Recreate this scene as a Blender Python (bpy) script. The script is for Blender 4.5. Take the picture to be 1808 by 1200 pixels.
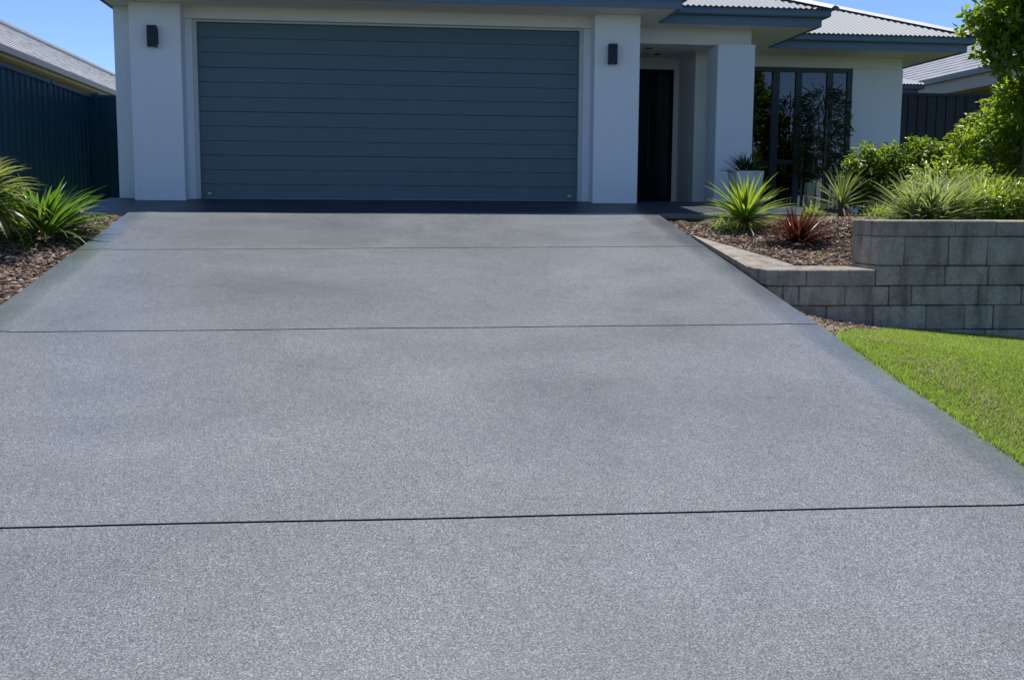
import bpy, math, random
import numpy as np
from mathutils import Matrix, Vector, Euler
random.seed(7); rng = np.random.default_rng(7)
S = bpy.context.scene
for o in list(bpy.data.objects): bpy.data.objects.remove(o)
COL = S.collection

# ------------------------------------------------------------------ camera
CAM = Vector((2.29826, -14.38076, -0.02465)); FPX = 1942.257
YAW, PITCH, ROLL = 0.114979, 0.124235, 0.006706
fwd = Vector((math.sin(YAW)*math.cos(PITCH), math.cos(YAW)*math.cos(PITCH), -math.sin(PITCH)))
rt0 = Vector((math.cos(YAW), -math.sin(YAW), 0)); up0 = rt0.cross(fwd)
rt = rt0*math.cos(ROLL)+up0*math.sin(ROLL); up = up0*math.cos(ROLL)-rt0*math.sin(ROLL)
cd = bpy.data.cameras.new('camera'); cam = bpy.data.objects.new('camera', cd); COL.objects.link(cam)
cam.matrix_world = Matrix(((rt.x, up.x, -fwd.x, CAM.x), (rt.y, up.y, -fwd.y, CAM.y), (rt.z, up.z, -fwd.z, CAM.z), (0, 0, 0, 1)))
cd.sensor_width = 36; cd.lens = FPX*36/1808; cd.clip_start = .05; cd.clip_end = 2000
S.camera = cam
# ------------------------------------------------------------------ sky, sun, exposure
SUN_EL, SUN_AZ = math.radians(73), math.radians(6)      # azimuth from +Y towards +X
w = bpy.data.worlds.new('World'); S.world = w; w.use_nodes = True
nt = w.node_tree; bg = nt.nodes['Background']
sk = nt.nodes.new('ShaderNodeTexSky'); sk.sky_type = 'NISHITA'; sk.sun_disc = False
sk.sun_elevation = SUN_EL; sk.sun_rotation = SUN_AZ; sk.altitude = 0; sk.air_density = 0.5; sk.dust_density = 0.0; sk.ozone_density = 5.0
nt.links.new(sk.outputs[0], bg.inputs[0]); bg.inputs[1].default_value = 0.13
sl = bpy.data.lights.new('sun', 'SUN'); sl.energy = 3.8; sl.angle = math.radians(.53); sl.color = (1, .965, .91)
so = bpy.data.objects.new('sun', sl); COL.objects.link(so)
sd = Vector((math.sin(SUN_AZ)*math.cos(SUN_EL), math.cos(SUN_AZ)*math.cos(SUN_EL), math.sin(SUN_EL)))
so.rotation_euler = sd.to_track_quat('Z', 'Y').to_euler(); so.location = (0, 0, 30)
vs = S.view_settings; vs.view_transform = 'Standard'; vs.look = 'None'; vs.exposure = 0.56; vs.gamma = 1; vs.use_curve_mapping = False
S.cycles.max_bounces = 8; S.cycles.transparent_max_bounces = 12
S.cycles.caustics_reflective = False; S.cycles.caustics_refractive = False

# ------------------------------------------------------------------ helpers
def link(o, parent=None):
    COL.objects.link(o)
    if parent is not None:
        o.parent = parent; o.matrix_parent_inverse = Matrix.Translation(-root_loc(parent))
    return o
def root_loc(p):            # meshes carry world coordinates; empties stand at their own place
    return WLOC.get(p.name, Vector((0, 0, 0)))
WLOC = {}
def tag(o, label=None, cat=None, group=None, kind=None):
    if label: o['label'] = label
    if cat: o['category'] = cat
    if group: o['group'] = group
    if kind: o['kind'] = kind
    return o
def thing(name, loc, label, cat, group=None):
    o = bpy.data.objects.new(name, None); o.location = loc; o.empty_display_size = .2; COL.objects.link(o); WLOC[o.name] = Vector(loc)
    return tag(o, label, cat, group)
class MB:
    def __init__(s): s.v = []; s.f = []; s.m = []; s.mi = 0
    def add(s, vs_, fs):
        n = len(s.v); s.v += [tuple(a) for a in vs_]
        for f in fs: s.f.append(tuple(i+n for i in f)); s.m.append(s.mi)
        return s
    def box(s, x0, x1, y0, y1, z0, z1):
        return s.hexa([(x0,y0,z0),(x1,y0,z0),(x1,y1,z0),(x0,y1,z0),(x0,y0,z1),(x1,y0,z1),(x1,y1,z1),(x0,y1,z1)])
    def hexa(s, p):
        return s.add(p, [(3,2,1,0),(4,5,6,7),(0,1,5,4),(1,2,6,5),(2,3,7,6),(3,0,4,7)])
    def cbox(s, x0, x1, y0, y1, z0, z1, c, j=0.):
        # box with chamfered edges: 24 verts
        lo = (x0,y0,z0); hi = (x1,y1,z1); vs_ = []; idx = {}
        for sx in (0,1):
            for sy in (0,1):
                for sz in (0,1):
                    b = [hi[k] if q else lo[k] for k, q in enumerate((sx,sy,sz))]
                    ins = [-c if q else c for q in (sx,sy,sz)]
                    jj = [random.uniform(-j, j) for _ in range(3)]
                    for ax in range(3):
                        p = [b[k]+(0 if k == ax else ins[k])+jj[k] for k in range(3)]
                        idx[(sx,sy,sz,ax)] = len(vs_); vs_.append(p)
        F = []
        for ax in range(3):
            o1, o2 = [k for k in range(3) if k != ax]
            for q in (0,1):
                f = []
                for a, b_ in ((0,0),(1,0),(1,1),(0,1)):
                    key = [0,0,0]; key[ax] = q; key[o1] = a; key[o2] = b_
                    f.append(idx[(*key, ax)])
                F.append(f if (q == 1) == (ax != 1) else f[::-1])
        for ax in range(3):                     # edges parallel to ax
            o1, o2 = [k for k in range(3) if k != ax]
            for a in (0,1):
                for b_ in (0,1):
                    k0 = [0,0,0]; k0[o1] = a; k0[o2] = b_; k1 = list(k0); k1[ax] = 1
                    F.append([idx[(*k0,o1)], idx[(*k1,o1)], idx[(*k1,o2)], idx[(*k0,o2)]])
        for sx in (0,1):
            for sy in (0,1):
                for sz in (0,1): F.append([idx[(sx,sy,sz,k)] for k in range(3)])
        return s.add(vs_, F)
    def tube(s, pts, rad, n=8, cap=True):
        rings = []; pts = [Vector(p) for p in pts]
        for i, p in enumerate(pts):
            d = (pts[min(i+1, len(pts)-1)]-pts[max(i-1, 0)]).normalized()
            a = d.orthogonal().normalized() if abs(d.z) < .9 else d.cross(Vector((0,1,0))).normalized(); b = d.cross(a)
            r = rad[i] if hasattr(rad, '__len__') else rad
            rings.append([p+a*r*math.cos(t*2*math.pi/n)+b*r*math.sin(t*2*math.pi/n) for t in range(n)])
        vs_ = [q for R_ in rings for q in R_]; F = []
        for i in range(len(pts)-1):
            for t in range(n): F.append((i*n+t, i*n+(t+1)%n, (i+1)*n+(t+1)%n, (i+1)*n+t))
        if cap: F += [tuple(range(n))[::-1], tuple(range((len(pts)-1)*n, len(pts)*n))]
        return s.add(vs_, F)
    def mesh(s, name, mats, smooth=False):
        me = bpy.data.meshes.new(name); me.from_pydata(s.v, [], s.f)
        for m in (mats if isinstance(mats, (list, tuple)) else [mats]): me.materials.append(m)
        if any(s.m): me.polygons.foreach_set('material_index', s.m)
        if smooth: me.polygons.foreach_set('use_smooth', [True]*len(me.polygons))
        import bmesh
        bm = bmesh.new(); bm.from_mesh(me); bmesh.ops.recalc_face_normals(bm, faces=bm.faces); bm.to_mesh(me); bm.free()
        me.update(); return me
    def build(s, name, mats, parent=None, smooth=False):
        return link(bpy.data.objects.new(name, s.mesh(name, mats, smooth)), parent)
def B(name, m, parent, *b, c=0):
    mb = MB()
    if c: mb.cbox(*b, c)
    else: mb.box(*b)
    return mb.build(name, m, parent)
def fast_mesh(name, V, F, m, smooth=False):
    me = bpy.data.meshes.new(name); V = np.asarray(V, np.float32).reshape(-1, 3); F = np.asarray(F, np.int32); k = F.shape[1]
    me.vertices.add(len(V)); me.vertices.foreach_set('co', V.ravel())
    me.loops.add(F.size); me.loops.foreach_set('vertex_index', F.ravel())
    me.polygons.add(len(F)); me.polygons.foreach_set('loop_start', np.arange(0, F.size, k, dtype=np.int32))
    if smooth: me.polygons.foreach_set('use_smooth', np.ones(len(F), bool))
    me.materials.append(m); me.update(calc_edges=True); me.validate(); return me
def scatter(name, tv, tf, pos, ax, nr, scale, m, parent=None, smooth=False):
    """copies of a template (x along ax, z along nr) joined in one mesh; ax, nr (N,3), scale (N,3)"""
    tv = np.asarray(tv, float); tf = np.asarray(tf)
    ax = ax/np.linalg.norm(ax, axis=1, keepdims=True)
    y = np.cross(nr, ax); y /= np.linalg.norm(y, axis=1, keepdims=True)+1e-9; z = np.cross(ax, y)
    sv = tv[None]*scale[:, None, :]
    V = pos[:, None]+sv[..., :1]*ax[:, None]+sv[..., 1:2]*y[:, None]+sv[..., 2:]*z[:, None]
    F = tf[None]+(np.arange(len(pos))*len(tv))[:, None, None]
    return link(bpy.data.objects.new(name, fast_mesh(name, V, F.reshape(-1, tf.shape[1]), m, smooth)), parent)
def unit(n): v = rng.normal(size=(n, 3)); return v/np.linalg.norm(v, axis=1, keepdims=True)
LEAF_V = [(0,0,0),(.3,.32,.07),(.68,.27,.05),(1,0,-.06),(.68,-.27,.05),(.3,-.32,.07)]; LEAF_F = [(0,3,2,1),(0,5,4,3)]
CHIP_V = [(-.5,-.5,-.5),(.5,-.4,-.5),(.45,.5,-.5),(-.5,.35,-.5),(-.5,-.5,.5),(.5,-.4,.5),(.45,.5,.5),(-.5,.35,.5)]
CHIP_F = [(4,5,6,7),(0,1,5,4),(1,2,6,5),(2,3,7,6),(3,0,4,7)]

# ------------------------------------------------------------------ materials
def L(r, g, b): return tuple((c/255/12.92 if c/255 <= .04045 else ((c/255+.055)/1.055)**2.4) for c in (r, g, b))
class NT:
    def __init__(s, name):
        s.m = bpy.data.materials.new(name); s.m.use_nodes = True; s.t = s.m.node_tree; s.p = s.t.nodes['Principled BSDF']; s.out = s.t.nodes['Material Output']
    def n(s, typ, **k):
        q = s.t.nodes.new(typ)
        for a, b in k.items(): setattr(q, a, b)
        return q
    def l(s, a, b): s.t.links.new(a, b)
    def noise(s, scale, detail=4, rough=.55, vec=None, dist=0):
        q = s.n('ShaderNodeTexNoise'); q.inputs['Scale'].default_value = scale; q.inputs['Detail'].default_value = detail; q.inputs['Roughness'].default_value = rough; q.inputs['Distortion'].default_value = dist
        s.l(vec or s.co(), q.inputs['Vector']); return q.outputs[0]
    def co(s):
        if not hasattr(s, 'tc'): s.tc = s.n('ShaderNodeTexCoord').outputs['Object']
        return s.tc
    def ramp(s, fac, stops):
        q = s.n('ShaderNodeValToRGB'); e = q.color_ramp.elements
        while len(e) < len(stops): e.new(.5)
        for a, (p, c) in zip(e, stops): a.position = p; a.color = (*c, 1) if hasattr(c, '__len__') else (c, c, c, 1)
        s.l(fac, q.inputs[0]); return q.outputs[0]
    def mix(s, fac, a, b, mode='MIX'):
        q = s.n('ShaderNodeMix', data_type='RGBA', blend_type=mode)
        for v, i in ((fac, 0), (a, 6), (b, 7)):
            if hasattr(v, 'is_output'): s.l(v, q.inputs[i])
            else: q.inputs[i].default_value = v if i == 0 else (*v[:3], 1)
        return q.outputs[2]
    def math(s, op, a, b=0., c=None):
        q = s.n('ShaderNodeMath', operation=op)
        for i, v in enumerate((a, b) if c is None else (a, b, c)):
            if hasattr(v, 'is_output'): s.l(v, q.inputs[i])
            else: q.inputs[i].default_value = v
        return q.outputs[0]
    def bump(s, h, strength, dist, prev=None):
        q = s.n('ShaderNodeBump'); q.inputs['Strength'].default_value = strength; q.inputs['Distance'].default_value = dist
        s.l(h, q.inputs['Height'])
        if prev: s.l(prev, q.inputs['Normal'])
        return q.outputs[0]
    def setp(s, color=None, rough=None, normal=None, spec=None, metal=None):
        for v, k in ((color, 'Base Color'), (rough, 'Roughness'), (normal, 'Normal'), (spec, 'Specular IOR Level'), (metal, 'Metallic')):
            if v is None: continue
            if hasattr(v, 'is_output'): s.l(v, s.p.inputs[k])
            else: s.p.inputs[k].default_value = (*v, 1) if hasattr(v, '__len__') else v
        return s.m
def plain(name, col, rough=.6, var=.12, vs_=1.5, fine=.08, fs=60, bump=.0, bs=80, spec=.4, metal=0, bd=.002):
    t = NT(name); a = t.noise(vs_, 5, .6); b = t.noise(fs, 3)
    c = t.mix(a, [x*(1-var) for x in col], [min(1, x*(1+var)) for x in col])
    c2 = t.ramp(b, [(.3, 1-fine), (.7, 1.0)]); c = t.mix(1.0, c, c2, 'MULTIPLY')
    r = t.math('MULTIPLY_ADD', a, .18, rough-.09)
    nm = t.bump(t.noise(bs, 4), bump, bd) if bump else None
    return t.setp(c, r, nm, spec, metal)
def leafmat(name, c1, c2, tr, rough=.38, fac=.42, island=True, spec=.45, tipcol=None):
    t = NT(name)
    if island: r = t.n('ShaderNodeNewGeometry').outputs['Random Per Island']
    else: r = t.n('ShaderNodeObjectInfo').outputs['Random']
    big = t.noise(3.0, 2); f = t.math('ADD', t.math('MULTIPLY', r, .7), t.math('MULTIPLY', big, .3))
    c = t.mix(f, c1, c2); t.setp(c, rough, None, spec)
    tl = t.n('ShaderNodeBsdfTranslucent'); t.l(t.mix(f, tr, [x*.75 for x in tr]), tl.inputs[0])
    ms = t.n('ShaderNodeMixShader'); ms.inputs[0].default_value = fac
    t.l(t.p.outputs[0], ms.inputs[1]); t.l(tl.outputs[0], ms.inputs[2]); t.l(ms.outputs[0], t.out.inputs['Surface'])
    return t.m

def drive_material():
    t = NT('sealed_textured_concrete'); co = t.co()
    sx = t.n('ShaderNodeSeparateXYZ'); t.l(co, sx.inputs[0])
    d = t.math('ABSOLUTE', t.math('SUBTRACT', sx.outputs[0], (XL+XR)/2))          # distance from the centre line
    wob = t.math('MULTIPLY_ADD', t.noise(2.5, 3), .12, -.06)
    e = t.n('ShaderNodeMapRange'); e.inputs['From Min'].default_value = (XR-XL)/2-.27; e.inputs['From Max'].default_value = (XR-XL)/2-.12
    t.l(t.math('ADD', d, wob), e.inputs['Value']); edge = e.outputs[0]             # trowelled margin
    big = t.noise(.55, 5, .6, dist=.6); mid = t.noise(2.2, 4, .6)
    g0 = t.noise(112, 2, .5); g1 = t.noise(225, 2, .5); g2 = t.noise(460, 2, .5)
    grain = t.math('ADD', t.math('ADD', t.math('MULTIPLY', g0, .36), t.math('MULTIPLY', g1, .38)), t.math('MULTIPLY', g2, .26))
    sp = t.ramp(grain, [(.38, (.013, .016, .019)), (.46, (.077, .087, .097)), (.53, (.158, .170, .182)), (.61, (.385, .395, .405))])
    flat = t.mix(t.noise(40, 4), (.095, .107, .120), (.135, .148, .163))
    c = t.mix(t.math('MULTIPLY', edge, .38), sp, flat)
    c = t.mix(1., c, t.ramp(big, [(.28, .74), (.5, .94), (.72, 1.10)]), 'MULTIPLY')
    c = t.mix(1., c, t.ramp(mid, [(.25, .90), (.6, 1.04)]), 'MULTIPLY')
    h = t.math('MULTIPLY', grain, t.math('MULTIPLY_ADD', edge, -.35, 1.))
    c = t.mix(1., c, t.ramp(t.noise(27, 3), [(.3, .86), (.62, 1.08)]), 'MULTIPLY')
    nm = t.bump(h, 1.0, .0055); nm = t.bump(mid, .25, .02, nm)
    cn = t.bump(t.noise(60, 3), .30, .004, t.bump(mid, .3, .02)); t.l(cn, t.p.inputs['Coat Normal'])
    cw = t.ramp(t.noise(.8, 4, .6, dist=.5), [(.35, .10), (.65, .50)]); cw = t.math('MULTIPLY_ADD', edge, .45, cw); t.l(cw, t.p.inputs['Coat Weight'])
    t.l(t.math('MULTIPLY_ADD', edge, -.10, .30), t.p.inputs['Coat Roughness']); t.p.inputs['Coat IOR'].default_value = 1.45
    r = t.math('MULTIPLY_ADD', big, .30, t.math('MULTIPLY_ADD', edge, -.04, .22))
    return t.setp(c, r, nm, .6)
XL, XR = -.49, 5.445
M = {}
M['drive'] = drive_material()
M['joint'] = plain('dark_joint_filler', (.012, .013, .015), .8)
M['slab'] = plain('dark_sealed_slab', (.022, .040, .062), .45, .15, 1.2, .35, 170, .35, 170, .5)
M['slabedge'] = plain('grey_concrete_edge', (.20, .20, .19), .8, .2, 4, .2, 60, .3, 60)
def render_mat(name, col):
    t = NT(name); mp = t.n('ShaderNodeMapping'); mp.inputs['Scale'].default_value = (7, 7, .7); t.l(t.co(), mp.inputs['Vector'])
    st = t.noise(1., 5, .65, mp.outputs[0]); a = t.noise(1.3, 5, .6); f = t.noise(150, 3)
    c = t.mix(a, [x*.95 for x in col], col); c = t.mix(1., c, t.ramp(st, [(.3, .97), (.6, 1.)]), 'MULTIPLY'); c = t.mix(1., c, t.ramp(f, [(.3, .94), (.65, 1.)]), 'MULTIPLY')
    return t.setp(c, .75, t.bump(t.noise(22, 5), .25, .006, t.bump(f, .35, .002)), .25)
M['render'] = render_mat('warm_white_render', (.82, .85, .88))
M['bounce_warm'] = render_mat('bounce_warm_render', (.82, .81, .76))  # same render; warm bounce light under eaves and porch put into its colour
M['soffit'] = plain('soffit_paint', (.80, .79, .75), .7, .03, 1, .02, 80, spec=.3)
M['trim'] = plain('pale_trim_paint', (.55, .57, .58), .5, .03, 2, .03, 80)
M['door'] = plain('blue_grey_steel_door', (.085, .135, .170), .42, .06, .8, .06, 300, .12, 260, .45)
def door_mat():
    t = NT('blue_grey_embossed_steel'); mp = t.n('ShaderNodeMapping'); mp.inputs['Scale'].default_value = (2.2, 2.2, 46); t.l(t.co(), mp.inputs['Vector'])
    gr = t.noise(1.6, 5, .6, mp.outputs[0]); a = t.noise(.7, 4, .6); d = t.noise(5, 5, .65)
    c = t.mix(a, (.070, .130, .158), (.086, .150, .178)); c = t.mix(1., c, t.ramp(gr, [(.3, .86), (.65, 1.04)]), 'MULTIPLY'); c = t.mix(1., c, t.ramp(d, [(.3, .92), (.6, 1.02)]), 'MULTIPLY')
    return t.setp(c, t.math('MULTIPLY_ADD', d, .2, .32), t.bump(a, .3, .02, t.bump(gr, .25, .0015)), .5)
M['door'] = door_mat()
M['dry'] = leafmat('dry_brown_leaf', (.16, .10, .05), (.26, .18, .10), (.25, .16, .07), .7, .25, False, .2)
M['fascia'] = plain('blue_grey_fascia', (.115, .185, .255), .42, .05, 1.2, .03, 100, spec=.45)
M['frame'] = plain('dark_aluminium', (.035, .045, .055), .4, .05, 3, .03, 80)
M['frontdoor'] = plain('black_timber_door', (.006, .006, .008), .6, .1, 5, .1, 60, spec=.15)
M['lamp'] = plain('navy_lamp_metal', (.006, .018, .030), .5, .05, 6, .03, 80)
M['lens'] = plain('frosted_lens', (.6, .58, .5), .3)
M['steel'] = plain('brushed_steel', (.5, .5, .5), .3, metal=1)
M['rubber'] = plain('pale_rubber_seal', (.42, .43, .44), .6)
M['interior'] = plain('dim_interior', (.10, .10, .10), .8)
M['fence'] = plain('navy_fence_steel', (.022, .080, .122), .5, .10, 1.5, .08, 60, spec=.2)
M['fence2'] = plain('charcoal_fence_steel', (.012, .016, .024), .5, .10, 1.5, .08, 60, spec=.4)
M['roof'] = plain('pale_grey_roof_steel', (.20, .212, .235), .5, .08, 1.2, .05, 50, spec=.5)
M['hip'] = plain('pale_ridge_capping', (.55, .55, .56), .42, .06, 2, .05, 50)
M['tile'] = plain('grey_roof_tile', (.40, .40, .41), .7, .10, 3.2, .15, 7, .2, 40)
M['tile2'] = plain('silver_grey_roof_tile', (.30, .31, .33), .6, .2, 3.2, .3, 7, .3, 40)
M['nbwall'] = plain('tan_brick', (.42, .30, .20), .85, .15, 3, .2, 20)
M['nbtrim'] = plain('cream_gutter', (.50, .44, .36), .5)
M['nbgut2'] = plain('beige_gutter', (.36, .31, .26), .5)
M['nbgutter'] = plain('grey_gutter', (.19, .20, .22), .5)
M['planter'] = plain('white_planter', (.62, .62, .62), .5, .04, 2, .04, 60)
M['potgrey'] = plain('grey_pot', (.30, .31, .32), .6)
M['soil'] = plain('dark_soil', (.060, .042, .030), .95, .35, 6, .5, 50, .8, 60, .2, bd=.02)
M['sand'] = plain('sandy_soil', (.26, .20, .14), .95, .3, 8, .4, 70, .7, 70, .2, bd=.01)
M['ground'] = plain('dry_verge', (.10, .12, .045), .95, .3, .4, .4, 20)
M['road'] = plain('asphalt', (.05, .05, .052), .85, .2, .4, .4, 120)
M['turfbase'] = plain('turf_base', (.055, .075, .018), .95, .3, 5, .5, 40, .6, 60)
M['bark'] = plain('brown_bark', (.13, .095, .065), .9, .3, 8, .3, 50, .6, 40, bd=.008)
M['palebark'] = plain('pale_bark', (.26, .22, .18), .9, .25, 12, .3, 60)
def block_mat():
    t = NT('split_concrete_block'); r = t.n('ShaderNodeObjectInfo').outputs['Random']; co = t.co()
    a = t.noise(5, 6, .65); b = t.noise(45, 4, .7)
    c = t.mix(r, (.37, .325, .27), (.48, .43, .36))
    c = t.mix(1., c, t.ramp(a, [(.25, .62), (.55, 1.), (.8, 1.1)]), 'MULTIPLY')
    c = t.mix(1., c, t.ramp(b, [(.3, .72), (.6, 1.02)]), 'MULTIPLY')
    # dark run-off stains, stretched down the face
    mp = t.n('ShaderNodeMapping'); mp.inputs['Scale'].default_value = (9, 9, 1.6); t.l(co, mp.inputs['Vector'])
    st = t.noise(1., 4, .6, mp.outputs[0]); c = t.mix(1., c, t.ramp(st, [(.34, .62), (.52, 1.)]), 'MULTIPLY')
    nm = t.bump(b, .9, .010); nm = t.bump(t.noise(15, 6, .65), .9, .035, nm)
    return t.setp(c, .88, nm, .25)
M['block'] = block_mat()
def chip_mat():
    t = NT('bark_chip'); g = t.n('ShaderNodeNewGeometry').outputs['Random Per Island']
    c = t.ramp(g, [(0., (.045, .026, .018)), (.3, (.12, .065, .042)), (.55, (.20, .13, .09)), (.8, (.34, .26, .20)), (1., (.50, .43, .36))])
    c = t.mix(1., c, t.ramp(t.noise(70, 4), [(.3, .6), (.65, 1.05)]), 'MULTIPLY')
    return t.setp(c, .85, None, .25)
M['chip'] = chip_mat()
def glass_mat():
    t = NT('tinted_window_glass'); t.p.inputs['Base Color'].default_value = (.32, .38, .42, 1); t.p.inputs['Roughness'].default_value = .0
    t.p.inputs['Transmission Weight'].default_value = 1; t.p.inputs['IOR'].default_value = 1.62
    wv = t.noise(1.3, 2); t.l(t.bump(wv, .06, .02), t.p.inputs['Normal']); return t.m
M['glass'] = glass_mat()
M['yucca'] = leafmat('yucca_leaf', (.085, .15, .018), (.13, .20, .03), (.42, .58, .05), .35, .5, False)
M['yucca2'] = leafmat('grey_yucca_leaf', (.09, .13, .045), (.15, .19, .07), (.32, .40, .09), .4, .45, False)
M['cordyline'] = leafmat('red_leaf', (.026, .010, .009), (.060, .022, .015), (.17, .050, .022), .35, .4, False)
M['aga'] = leafmat('strappy_green_leaf', (.030, .075, .012), (.07, .13, .02), (.21, .42, .03), .30, .40, False, .5)
M['pale'] = leafmat('broad_pale_leaf', (.10, .13, .04), (.16, .18, .06), (.42, .50, .08), .36, .42, False, .4)
M['potleaf'] = leafmat('dark_strap_leaf', (.02, .04, .018), (.04, .06, .025), (.06, .10, .03), .4, .3, False)
M['hedge'] = leafmat('hedge_leaf', (.035, .085, .012), (.085, .14, .018), (.46, .66, .035), .28, .36)
M['treeleaf'] = leafmat('tree_leaf', (.025, .070, .012), (.07, .125, .018), (.58, .80, .045), .26, .44)
M['clump'] = leafmat('pale_grass_leaf', (.19, .24, .09), (.32, .36, .17), (.55, .66, .18), .4, .4)
M['clump2'] = leafmat('yellow_green_leaf', (.14, .20, .025), (.22, .27, .04), (.58, .74, .07), .35, .42)
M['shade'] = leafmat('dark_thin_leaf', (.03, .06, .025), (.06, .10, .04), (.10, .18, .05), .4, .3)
M['grass'] = leafmat('lawn_blade', (.12, .21, .020), (.30, .36, .10), (.58, .80, .08), .45, .42, True, .3)
M['straw'] = leafmat('straw_blade', (.30, .27, .12), (.50, .45, .26), (.40, .36, .15), .6, .3, True, .2)
M['far'] = leafmat('far_leaf', (.018, .034, .014), (.035, .055, .02), (.06, .10, .02), .6, .2)

# ------------------------------------------------------------------ ground, drive
def zdrive(y): return -.146+.153*(y+1.8)
def ground():
    ys = [(-400,-2.7),(-60,-2.7),(-26,-2.6),(-14,-2.6),(-8,-1.75),(-1.75,-.8),(-1.2,-.18),(.5,-.16),(60,-.16),(400,-.16)]
    xs = [-400,-60,-10,0,10,60,400]; mb = MB()
    V = [(x,y,z) for y, z in ys for x in xs]; n = len(xs)
    mb.add(V, [(j*n+i, j*n+i+1, (j+1)*n+i+1, (j+1)*n+i) for j in range(len(ys)-1) for i in range(n-1)])
    tag(mb.build('ground', M['ground']), kind='structure')
    tag(MB().add([(-80,-26,-2.59),(80,-26,-2.59),(80,-19,-2.59),(-80,-19,-2.59)], [(0,1,2,3)]).build('road', M['road']), kind='structure')
ground()
def yslab(x): return -1.88+.0276*(x+.49)
JOINT = [lambda x: yslab(x), lambda x: -3.972+.0383*(x+.49), lambda x: -6.757+.0127*(x+.49), lambda x: -9.762-.0088*(x+.49), lambda x: -12.8, lambda x: -15.9]
def driveway():
    dr = thing('driveway', ((XL+XR)/2, -8, zdrive(-8)), None, None); tag(dr, kind='structure')
    nx = 90; gap = .009
    for k in range(5):
        f0, f1 = JOINT[k], JOINT[k+1]; ny = 26; V = []
        for j in range(ny+1):
            for i in range(nx+1):
                # finer columns near both edges
                s = i/nx; s = .5-.5*math.cos(math.pi*s) if True else s
                x = XL+(XR-XL)*s; a = f0(x)-(gap if k else .002); b = f1(x)+gap; tt = [0, .009, *np.linspace(.03, 1-.03, ny-3), 1-.009, 1]; y = a+(b-a)*tt[j]
                e = min(x-XL, XR-x)
                z = zdrive(y)+.004*math.exp(-((e-.24)/.05)**2)-.002*max(0, 1-e/.1)
                z += .0022*math.sin(x*1.7+y*.9)*math.sin(y*1.3-x*.6+1)+.0008*math.sin(x*4.1-y*2.7)
                V.append((x, y, z))
        n = nx+1; F = [(j*n+i, (j+1)*n+i, (j+1)*n+i+1, j*n+i+1) for j in range(ny) for i in range(nx)]
        # skirt down the sides of the panel
        rim = [i for i in range(n)]+[j*n+nx for j in range(1, ny+1)]+[ny*n+i for i in range(nx-1, -1, -1)]+[j*n for j in range(ny-1, 0, -1)]
        mb = MB(); mb.add(V, F); nr = len(rim); mb.mi = 1
        mb.add([V[i] for i in rim]+[(V[i][0], V[i][1], V[i][2]-.10) for i in rim], [(q, (q+1)%nr, nr+(q+1)%nr, nr+q) for q in range(nr)]); mb.build('concrete_panel', [M['drive'], M['slab']], dr, True)
    mb = MB()
    mb.hexa([(XL+.004,-15.8,zdrive(-15.8)-.2),(XR-.004,-15.8,zdrive(-15.8)-.2),(XR-.004,-1.9,zdrive(-1.9)-.2),(XL+.004,-1.9,zdrive(-1.9)-.2),
             (XL+.004,-15.8,zdrive(-15.8)-.022),(XR-.004,-15.8,zdrive(-15.8)-.022),(XR-.004,-1.9,zdrive(-1.9)-.022),(XL+.004,-1.9,zdrive(-1.9)-.022)])
    mb.build('joint_filler', M['joint'], dr)
driveway()
def slab():
    ap = thing('entry_slab', (3, -.5, 0), None, None); tag(ap, kind='structure')
    x0, x1 = -1.12, 7.6; mb = MB(); xs = np.linspace(x0, x1, 12)
    V = []
    for x in xs: V += [(x, 2.6, .0), (x, 0, .0), (x, yslab(x)+.02, zdrive(yslab(x))+.0), (x, yslab(x), zdrive(yslab(x))-.012), (x, yslab(x)+.004, -.45)]
    F = [(i*5+k, (i+1)*5+k, (i+1)*5+k+1, i*5+k+1) for i in range(11) for k in range(3)]
    mb.add(V, F); mb.mi = 1; mb.f += [(i*5+3, (i+1)*5+3, (i+1)*5+4, i*5+4) for i in range(11)]; mb.m += [1]*11
    mb.add([(x0,2.6,0),(x0,0,0),(x0,yslab(x0)+.02,zdrive(-1.8)),(x0,yslab(x0)+.02,-.45),(x0,2.6,-.45)], [(0,1,2,3,4)])
    mb.add([(x1,2.6,0),(x1,0,0),(x1,yslab(x1)+.02,zdrive(-1.8)),(x1,yslab(x1)+.02,-.45),(x1,2.6,-.45)], [(4,3,2,1,0)])
    mb.build('slab_top', [M['slab'], M['slabedge']], ap)
slab()
def sst(a, b, x): t = np.clip((x-a)/(b-a), 0, 1); return t*t*(3-2*t)
def bed_r(x, y):
    z = np.where(y < -1.8, -.23+.11*(y+1.8), -.21)
    m = sst(6.42, 7.05, x)*sst(-5.3, -4.6, y)
    z = z*(1-m)+np.maximum(z, -.185)*m
    return z+.012*np.sin(x*5.1+y*3.3)*np.sin(y*4.7)
def bed_l(x, y): return np.minimum(np.where(y > -1.9, -.20, zdrive(y)-.045), -.0)+.02*sst(-.5, -1.4, x)+.014*np.sin(x*6+y*2.1)*np.sin(y*3.7)-.01
def lawn_z(x, y):
    a = zdrive(y)-.012; b = -1.035-.085*(x-6.2)+.14*np.exp(-np.maximum(x-5.445, 0)/.33)*sst(-7.3, -6.1, y); k = .06
    h = np.clip(.5+.5*(b-a)/k, 0, 1); return b*(1-h)+a*h-k*h*(1-h)
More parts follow.
